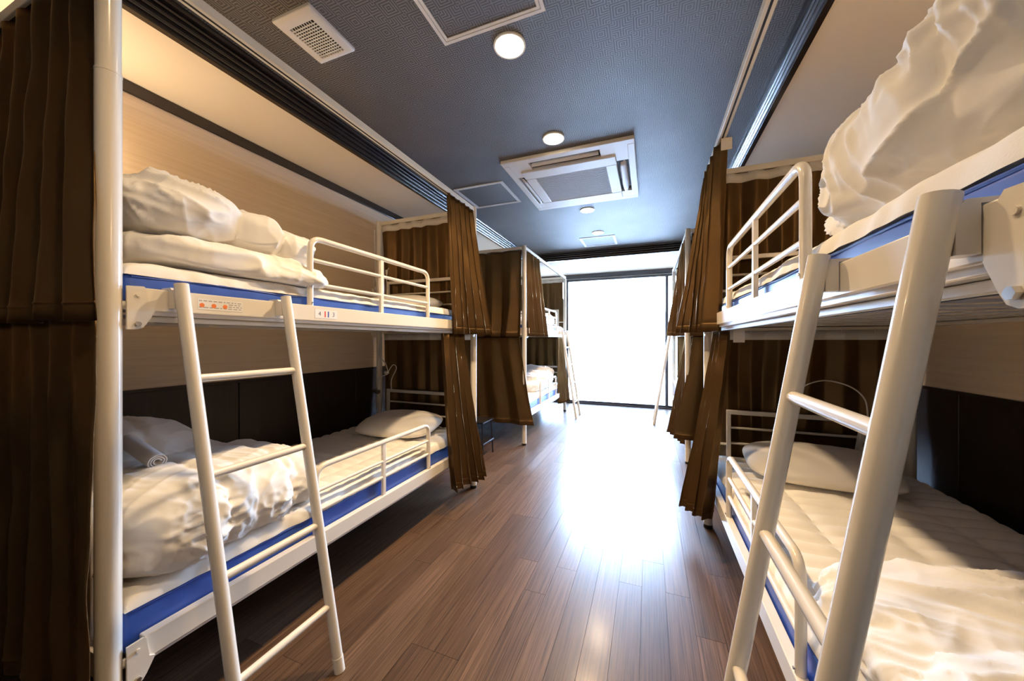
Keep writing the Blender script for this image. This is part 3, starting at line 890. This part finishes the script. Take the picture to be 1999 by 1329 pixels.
# duvets
duvet('duvet', [
    ((-1.745, .87, 1.455), (.425, .345, .062), dict(p=4)),
    ((-1.60, .99, 1.44), (.30, .24, .045), dict(p=3.5, rz=R(-12))),
    ((-1.73, .710, 1.622), (.40, .175, .105), dict(p=2.9, ry=R(3))),
    ((-1.72, .935, 1.585), (.38, .130, .095), dict(p=2.8, rz=R(-5))),
    ((-1.70, 1.095, 1.560), (.36, .115, .090), dict(p=2.6, rz=R(-8))),
], 'thick white duvet folded on the upper bunk of the left foreground bed', UZ - .004, .0068, 2.3, 1.35, flow=(.35, 1, 0))
duvet('duvet', [
    ((-1.618, .722, .590), (.325, .212, .145), dict(p=3.4)),
    ((-1.632, .915, .588), (.330, .165, .140), dict(p=3.2, rz=R(-2))),
    ((-1.660, 1.075, .582), (.325, .105, .125), dict(p=2.8, rz=R(-3))),
    ((-2.02, .775, .670), (.25, .235, .19), dict(p=2.5, rx=R(-12))),
    ((-2.00, .98, .590), (.24, .22, .12), dict(p=2.5, rx=R(-14))),
], 'puffy white duvet heaped on the lower bunk of the left foreground bed', LZ - .004, .0068, 5.1, .7, flow=(1, .35, 0), seams=((1, 1.01, .02, .05), (1, .76, .014, .04)))
duvet('duvet', [
    ((.81, .86, 1.560), (.44, .345, .150), dict(p=3.0, rz=R(-3), rx=R(3))),
    ((.80, .715, 1.610), (.42, .190, .150), dict(p=2.7)),
    ((.84, .98, 1.500), (.45, .230, .095), dict(p=3.0)),
], 'big white duvet heaped on the upper bunk of the right foreground bed', UZ + .008, .0068, 8.4, 1.7, flow=(.05, .35, 1), seams=((1, .70, .016, .05),))
duvet('duvet', [
    ((.83, .90, .552), (.45, .37, .078), dict(p=3.4)),
    ((.72, .95, .560), (.32, .28, .085), dict(p=2.7, rz=R(14))),
    ((1.02, .88, .575), (.24, .30, .085), dict(p=2.6, rz=R(-20))),
    ((.80, .72, .590), (.38, .19, .10), dict(p=2.6)),
], 'rumpled white duvet spread on the lower bunk of the right foreground bed', LZ - .004, .0068, 11.2, 1.1, flow=(1, -.5, 0))
# the window-side beds (ladder ends face the window)
duvet('duvet', [((XL - .46, 5.15, UZ + .08), (.42, .36, .12), dict(p=2.8)), ((XL - .44, 4.75, UZ + .03), (.40, .40, .06), dict(p=3))],
      'white duvet on the upper bunk of the left window-side bed', UZ - .004, .016, 3.0, 1.0)
duvet('duvet', [((XL - .46, 5.05, LZ + .10), (.42, .40, .14), dict(p=2.7)), ((XL - .30, 4.80, LZ + .05), (.26, .35, .08), dict(p=2.8)), ((XL - .42, 5.30, LZ + .17), (.34, .22, .12), dict(p=2.5))],
      'rumpled white duvet on the lower bunk of the left window-side bed', LZ - .004, .014, 4.0, 1.6)
duvet('duvet', [((XR + .42, 5.20, UZ + .08), (.42, .36, .11), dict(p=2.8))],
      'white duvet on the upper bunk of the right window-side bed', UZ + .008, .016, 6.0, 1.0)
duvet('duvet', [((XR + .40, 5.25, LZ + .09), (.42, .40, .13), dict(p=2.7))],
      'white duvet on the lower bunk of the right window-side bed', LZ - .004, .016, 7.0, 1.0)

# rolled towel on the left lower duvet
rows = []
for i in range(9):
    c = Vector((-1.60, .70, .757)).lerp(Vector((-1.88, .715, .812)), i / 8)
    row = []
    for k in range(49):
        th = 2 * PI * 2.6 * k / 48; rr = .007 + .019 * k / 48 + .0015 * noise.noise(Vector((i * .4, th, 1)))
        row.append(c + Vector((.04, .99, 0)) * (rr * math.cos(th)) + Vector((0, 0, .85 * rr * math.sin(th))))
    rows.append(row)
o = MB().grid(rows).build('rolled_towel', 'towel', recalc=False)
s = o.modifiers.new('thick', 'SOLIDIFY'); s.thickness = .004
put(o, 'small rolled towel lying on the duvet of the left lower bunk', 'towel')

# ================================================================== CURTAINS
def curtain(name, top, bot, zt, zb, folds, a0, a1, seed, label, side=1, tape=None, zbv=0.0, hem=.045, gather=1.0, group='brown curtains', nz=26, tape_h=.058):
    """top, bot: polylines of (x, y) that the cloth follows at its head and its hem; pleats swing to both sides"""
    top = [Vector((*p, 0)) for p in top]; bot = [Vector((*p, 0)) for p in bot]
    def along(pl, u):
        ls = [(pl[i + 1] - pl[i]).length for i in range(len(pl) - 1)]; tot = sum(ls); d_ = u * tot
        for i, l in enumerate(ls):
            if d_ <= l or i == len(ls) - 1: return pl[i].lerp(pl[i + 1], min(1, d_ / max(l, 1e-6)))
            d_ -= l
    nu = int(folds * 20) + 1
    def pos(u, w):
        p = along(top, u).lerp(along(bot, u), w ** 1.15)
        e = .004
        q = along(top, min(1, u + e)).lerp(along(bot, min(1, u + e)), w) - along(top, max(0, u - e)).lerp(along(bot, max(0, u - e)), w)
        q.normalize(); nr = Vector((-q.y, q.x, 0)) * side
        uu = u + .055 * noise.noise(Vector((u * 3.1 + seed, w * .9, seed))) * (.4 + w)
        ph = 2 * PI * folds * uu + seed
        s_ = math.sin(ph); s_ = math.copysign(abs(s_) ** .9, s_)
        A = (a0 + (a1 - a0) * w) * (.65 + .7 * (noise.noise(Vector((u * folds * .8, seed, .4 * w))) * .5 + .5))
        p = p + nr * (A * s_) + q * (A * .30 * math.sin(2 * ph) * gather)
        p = p + nr * (.006 * noise.noise(Vector((u * folds * 2.2, w * 7, seed + 3))))
        z = zt + (zb - zt) * w + zbv * w * (u - .5) * 2 + .006 * w * noise.noise(Vector((u * folds, 4, seed)))
        return p + Vector((0, 0, z)), nr
    H = zt - zb
    ws = sorted(set([k / nz for k in range(nz + 1)] + [1 - hem / H, 1 - (hem + .004) / H, 1 - (hem - .004) / H, .03]))
    rows = []
    for w in ws:
        r_ = []
        for i in range(nu + 1):
            p, nr = pos(i / nu, w)
            if abs(w - (1 - hem / H)) < 1e-6: p = p - nr * .0025
            r_.append(p)
        rows.append(r_)
    o = MB().grid(rows).build(name, 'curtain', recalc=False)
    s = o.modifiers.new('cloth', 'SOLIDIFY'); s.thickness = .0022; s.offset = 0
    put(o, label, 'curtain', group)
    if tape:
        rows = []
        for w in (.002, .5 * tape_h / H, tape_h / H):
            rows.append([pos(i / nu, w)[0] + pos(i / nu, w)[1] * (.0035 * tape) + Vector((0, 0, .004)) for i in range(nu + 1)])
        tp = MB().grid(rows).build('header_tape', 'tape', o, recalc=False)
        s = tp.modifiers.new('cloth', 'SOLIDIFY'); s.thickness = .0012; s.offset = 0
        for k in range(int(folds) + 1):
            u = min(1, max(0, (k + .25) / folds))
            p, nr = pos(u, .004)
            MB().tube([p + Vector((0, 0, -.012)) + nr * .005 * tape, p + Vector((0, 0, .012)) + nr * .004 * tape], .0025, 6).build('hook', 'wire', tp)
    return o

ZT, ZH = 2.207, 1.228
YF = YA + BL                       # head ends of the foreground beds
# foot-end curtains of the foreground beds (the left one fills the left edge)
curtain('curtain', [(XL - .078, YA - .002), (XL - BW + .03, YA - .002)], [(XL + .085, YA - .062), (XL - BW + .03, YA - .062)], ZT, ZH, 7, .010, .014, 1.1,
        'dark brown upper curtain at the left edge of the photo, beside the near post', side=-1, tape=1)
curtain('curtain', [(XL + .045, YA - .045), (XL - BW + .03, YA - .024)], [(XL + .060, YA - .052), (XL - BW + .03, YA - .03)], 1.238, .20, 7, .008, .012, 2.1,
        'dark brown lower curtain at the left edge of the photo, beside the near post', side=-1)
curtain('curtain', [(XR + .035, YA - .042), (XR + BW - .03, YA - .042)], [(XR + .045, YA - .102), (XR + BW - .03, YA - .102)], ZT, ZH, 7, .010, .014, 3.1,
        'brown upper end curtain of the right foreground bed, beyond the right photo edge', side=1, tape=1)
# head-end curtains seen from inside the bunks
for X, sx, nm, sd in ((XL, -1, 'left', 4.0), (XR, 1, 'right', 5.0)):
    curtain('curtain', [(X + sx * .035, YF + .002), (X + sx * (BW - .03), YF + .002)], [(X + sx * .04, YF + .064), (X + sx * (BW - .035), YF + .064)], ZT, ZH, 6, .012, .018, sd,
            'brown curtain with white header tape closing the head of the %s upper bunk' % nm, side=1 if sx < 0 else -1, tape=1)
    curtain('curtain', [(X + sx * .045, YF + .024), (X + sx * (BW - .03), YF + .024)], [(X + sx * .04, YF + .035), (X + sx * (BW - .035), YF + .035)], 1.238, .19, 6, .012, .016, sd + .5,
            'dark brown curtain with white header tape closing the head of the %s lower bunk' % nm, side=1 if sx < 0 else -1, tape=1)
# aisle curtains drawn to the head end, foreground beds
curtain('curtain', [(XL, 2.115), (XL + .005, 2.50)], [(XL + .045, 2.115), (XL + .065, 2.33), (-1.185, 2.60)], ZT, ZH, 5.6, .024, .036, .6,
        'shiny brown upper curtain gathered on the track at the head of the left foreground bunk', side=-1)
curtain('curtain', [(XL - .02, 2.085), (XL - .02, 2.42)], [(XL + .075, 2.085), (XL + .075, 2.28), (-1.165, 2.50)], 1.230, .135, 4.6, .022, .040, 1.9,
        'brown lower curtain flaring onto the aisle at the head of the left foreground bunk', side=-1, zbv=-.02)
curtain('curtain', [(XR, 2.06), (XR - .005, 2.52)], [(XR - .04, 2.065), (XR - .07, 2.28), (.195, 2.56)], ZT, ZH, 4.8, .024, .038, 2.6,
        'shiny brown upper curtain gathered on the track at the head of the right foreground bunk', side=1)
curtain('curtain', [(XR + .02, 2.07), (XR + .02, 2.40)], [(XR - .065, 2.095), (XR - .085, 2.22), (.205, 2.50)], 1.230, .185, 3.2, .018, .042, 3.3,
        'brown lower curtain hanging into the aisle at the head of the right foreground bunk', side=1, zbv=-.055)
# white tie tags on the two right-hand curtain heads
for (p, z, lab) in (((XR - .005, 2.045), 2.195, 'small white header tag on top of the right upper curtain'), ((XR + .05, 2.05), 1.225, 'small white header tag on top of the right lower curtain')):
    tg = MB().rbox(p[0] - .004, p[0] + .045, p[1] - .002, p[1] + .001, z - .055, z + .005, .0008, 1).build('header_tag', 'tape')
    put(tg, lab, 'curtain tag')
# window-side beds: near ends (heads) at YB2 - BL
YN = YB2 - BL
for X, sx, nm, sd in ((XL, -1, 'left', 6.2), (XR, 1, 'right', 7.3)):
    s_ = -1 if sx < 0 else 1
    curtain('curtain', [(X + sx * .030, YN - .002), (X + sx * (BW - .03), YN - .002)], [(X + sx * .02, YN - .075), (X + sx * (BW - .035), YN - .068)], ZT, ZH - .005, 4.5, .020, .036, sd,
            'satin brown curtain across the near end of the %s window-side upper bunk' % nm, side=s_)
    curtain('curtain', [(X + sx * .045, YN - .024), (X + sx * (BW - .03), YN - .024)], [(X - sx * .125, YN - .06), (X + sx * (BW - .05), YN - .03)], 1.236, .24, 4, .010, .022, sd + 1,
            'dark brown curtain across the near end of the %s window-side lower bunk' % nm, side=s_)
    # far ends, against the window light
    curtain('curtain', [(X + sx * .030, YB2 + .002), (X + sx * (BW - .03), YB2 + .002)], [(X + sx * .03, YB2 + .062), (X + sx * (BW - .035), YB2 + .062)], ZT, ZH, 6, .010, .014, sd + 2,
            'brown curtain with white header at the window end of the %s upper bunk' % nm, side=-s_, tape=1)
    curtain('curtain', [(X + sx * .045, YB2 + .024), (X + sx * (BW - .03), YB2 + .024)], [(X + sx * .04, YB2 + .035), (X + sx * (BW - .035), YB2 + .035)], 1.236, .20, 6, .010, .014, sd + 3,
            'dark brown curtain at the window end of the %s lower bunk' % nm, side=-s_)
# gathered aisle curtains of the window-side beds
curtain('curtain', [(XL, YN + .04), (XL + .005, YN + .52)], [(XL + .02, YN + .04), (XL + .045, YN + .30), (-1.245, YN + .66)], ZT, ZH, 4, .018, .034, 8.1,
        'brown upper curtain gathered right of the post of the left window-side bed', side=-1)
curtain('curtain', [(XL - .02, YB2 - .42), (XL - .02, YB2 - .10)], [(XL + .01, YB2 - .50), (XL + .10, YB2 - .10)], 1.230, .20, 5, .012, .024, 8.8,
        'narrow grey-brown lower curtain gathered behind the small left ladder', side=-1)
curtain('curtain', [(XR, YN + .05), (XR - .005, YN + .52)], [(XR - .02, YN + .03), (XR - .05, YN + .25), (.205, YN + .60)], ZT, ZH, 4, .018, .034, 9.4,
        'brown upper curtain gathered left of the post of the right window-side bed', side=1)
curtain('curtain', [(XR + .02, YN + .07), (XR + .02, YN + .45)], [(XR - .02, YN + .03), (XR - .06, YN + .25), (.200, YN + .55)], 1.230, .165, 5, .012, .030, 9.9,
        'brown pleated lower curtain gathered left of the post of the right window-side bed', side=1)

# ================================================================== SMALL THINGS
# cables and clip lamp by the head of the left lower bunk
cb = empty('reading_light', (-2.24, 2.46, .62), 'small clip-on reading light with looped cable on the left lower bunk post', 'lamp')
MB().tube(spline([(-2.225, 2.49, 1.20), (-2.215, 2.47, 1.05), (-2.13, 2.45, .98), (-2.10, 2.44, .90), (-2.17, 2.44, .86), (-2.215, 2.46, .80), (-2.225, 2.46, .72)]), .0042, 6).build('cable', 'wire', cb)
MB().tube(spline([(-2.10, 2.44, .90), (-2.05, 2.45, .97), (-2.03, 2.47, .94), (-2.09, 2.48, .84), (-2.10, 2.49, .75)]), .0036, 6).build('switch_cable', 'wire', cb)
MB().tube([(-2.13, 2.45, .905), (-2.105, 2.44, .895), (-2.09, 2.44, .905)], .014, 10, r2=.009).build('switch', 'socket', cb)
MB().tube([(-2.27, 2.47, .735), (-2.235, 2.455, .735), (-2.205, 2.45, .730)], .016, 12, r2=.020).build('lamp_head', 'steel', cb)
MB().tube(spline([(-2.23, 2.46, .72), (-2.20, 2.45, .66), (-2.205, 2.45, .60), (-2.23, 2.46, .57)]), .0045, 6).build('clip', 'wire', cb)
# pull switch on the left upper bunk
pb = empty('pull_cord', (-2.10, 2.44, 1.62), 'white cord with a round switch hanging at the left upper bunk head', 'cord')
MB().tube(spline([(-2.265, 2.47, 2.16), (-2.262, 2.47, 1.95), (-2.255, 2.47, 1.80), (-2.25, 2.47, 1.70)]), .0040, 6).build('cable', 'wire', pb)
MB().tube(spline([(-2.075, 2.43, 1.80), (-2.095, 2.43, 1.775), (-2.10, 2.43, 1.73), (-2.105, 2.44, 1.66), (-2.10, 2.44, 1.62)]), .0038, 6).build('switch_cable', 'wire', pb)
MB().tube([(-2.098, 2.43, 1.785), (-2.098, 2.43, 1.772), (-2.098, 2.43, 1.755), (-2.098, 2.43, 1.745)], .012, 12, r2=.009).build('switch', 'socket', pb)
MB().tube(spline([(-2.255, 2.46, 1.56), (-2.285, 2.45, 1.60), (-2.27, 2.44, 1.635), (-2.25, 2.44, 1.61), (-2.255, 2.44, 1.56)]), .0034, 6).build('wire_loop', 'wire', pb)
# power strip tied to the right lower head board
ps = empty('power_strip', (1.075, 2.46, .47), 'white power strip with looped cable on the head board of the right lower bunk', 'power strip')
rz = Matrix.Rotation(R(8), 3, 'Y')
def pst(p): return rz @ Vector(p) + Vector((1.075, 2.455, .60))
MB(pst).rbox(-.030, .030, -.016, .014, -.02, .11, .006).build('body', 'socket', ps)
MB(pst).prism([(-.020, .11), (.020, .11), (.009, .155), (-.009, .155)], 'y', -.010, .010).build('cable_neck', 'socket', ps)
for z in (.01, .055): MB(pst).box(-.012, .012, -.0172, -.016, z, z + .022).build('socket_slot', 'greyink', ps, smooth=False)
MB(pst).rbox(-.045, .035, -.05, -.016, -.075, -.022, .006).build('adapter', 'socket', ps)
MB().tube(spline([(1.095, 2.455, .755), (1.085, 2.46, .86), (1.03, 2.47, .925), (.93, 2.48, .955), (.84, 2.48, .93), (.79, 2.49, .87)]), .0038, 6).build('cable', 'wire', ps)
MB().tube(spline([(1.06, 2.44, .53), (1.06, 2.44, .50), (1.09, 2.43, .475)]), .0036, 6).build('plug_cable', 'wire', ps)
# small black stand on the floor between the left beds
st = empty('wire_stand', (-1.66, 3.28, 0), 'small black metal stand on the floor between the two left beds', 'stand')
for ax, ay in ((-.12, -.12), (.12, -.12), (-.12, .12), (.12, .12)):
    MB().tube([(-1.66 + ax, 3.28 + ay, 0), (-1.66 + ax * .9, 3.28 + ay * .9, .36)], .008, 8).build('leg', 'blackmetal', st)
for z in (.14, .35):
    MB().rbox(-1.79, -1.53, 3.15, 3.41, z, z + .014, .003).build('shelf', 'blackmetal', st)

# warm wall lamps at the foot of the two foreground upper bunks
for wx, sg, lab, en in ((WL, 1, 'warm wall lamp at the foot of the left upper bunk, hidden by the near post', 7.0),
                        (WR, -1, 'warm wall lamp at the foot of the right upper bunk, beyond the photo edge', 9.0)):
    bl = empty('bunk_lamp', (wx + sg * .05, .60, 1.86), lab, 'lamp', 'bunk wall lamps')
    MB().rbox(min(wx + sg * .001, wx + sg * .018), max(wx + sg * .001, wx + sg * .018), .56, .64, 1.86, 1.98, .006).build('wall_plate', 'socket', bl)
    MB().tube(arc_path([(wx + sg * .018, .60, 1.92), (wx + sg * .055, .60, 1.92), (wx + sg * .055, .60, 1.95)], .02), .007, 8).build('arm', 'steel', bl)
    MB().tube([(wx + sg * .055, .60, 1.94), (wx + sg * .055, .60, 1.955), (wx + sg * .055, .60, 2.01), (wx + sg * .055, .60, 2.03)], .016, 16, r2=.034).build('shade', 'lamp', bl)
    ld = bpy.data.lights.new('bunk_lamp_light', 'POINT'); ld.energy = en; ld.color = (1.0, .72, .43); ld.shadow_soft_size = .04
    lo = bpy.data.objects.new('bunk_lamp_light', ld); COL.objects.link(lo); lo.parent = bl
    lo.location = Vector((wx + sg * .11, .60, 1.99)) - Vector(bl.location)
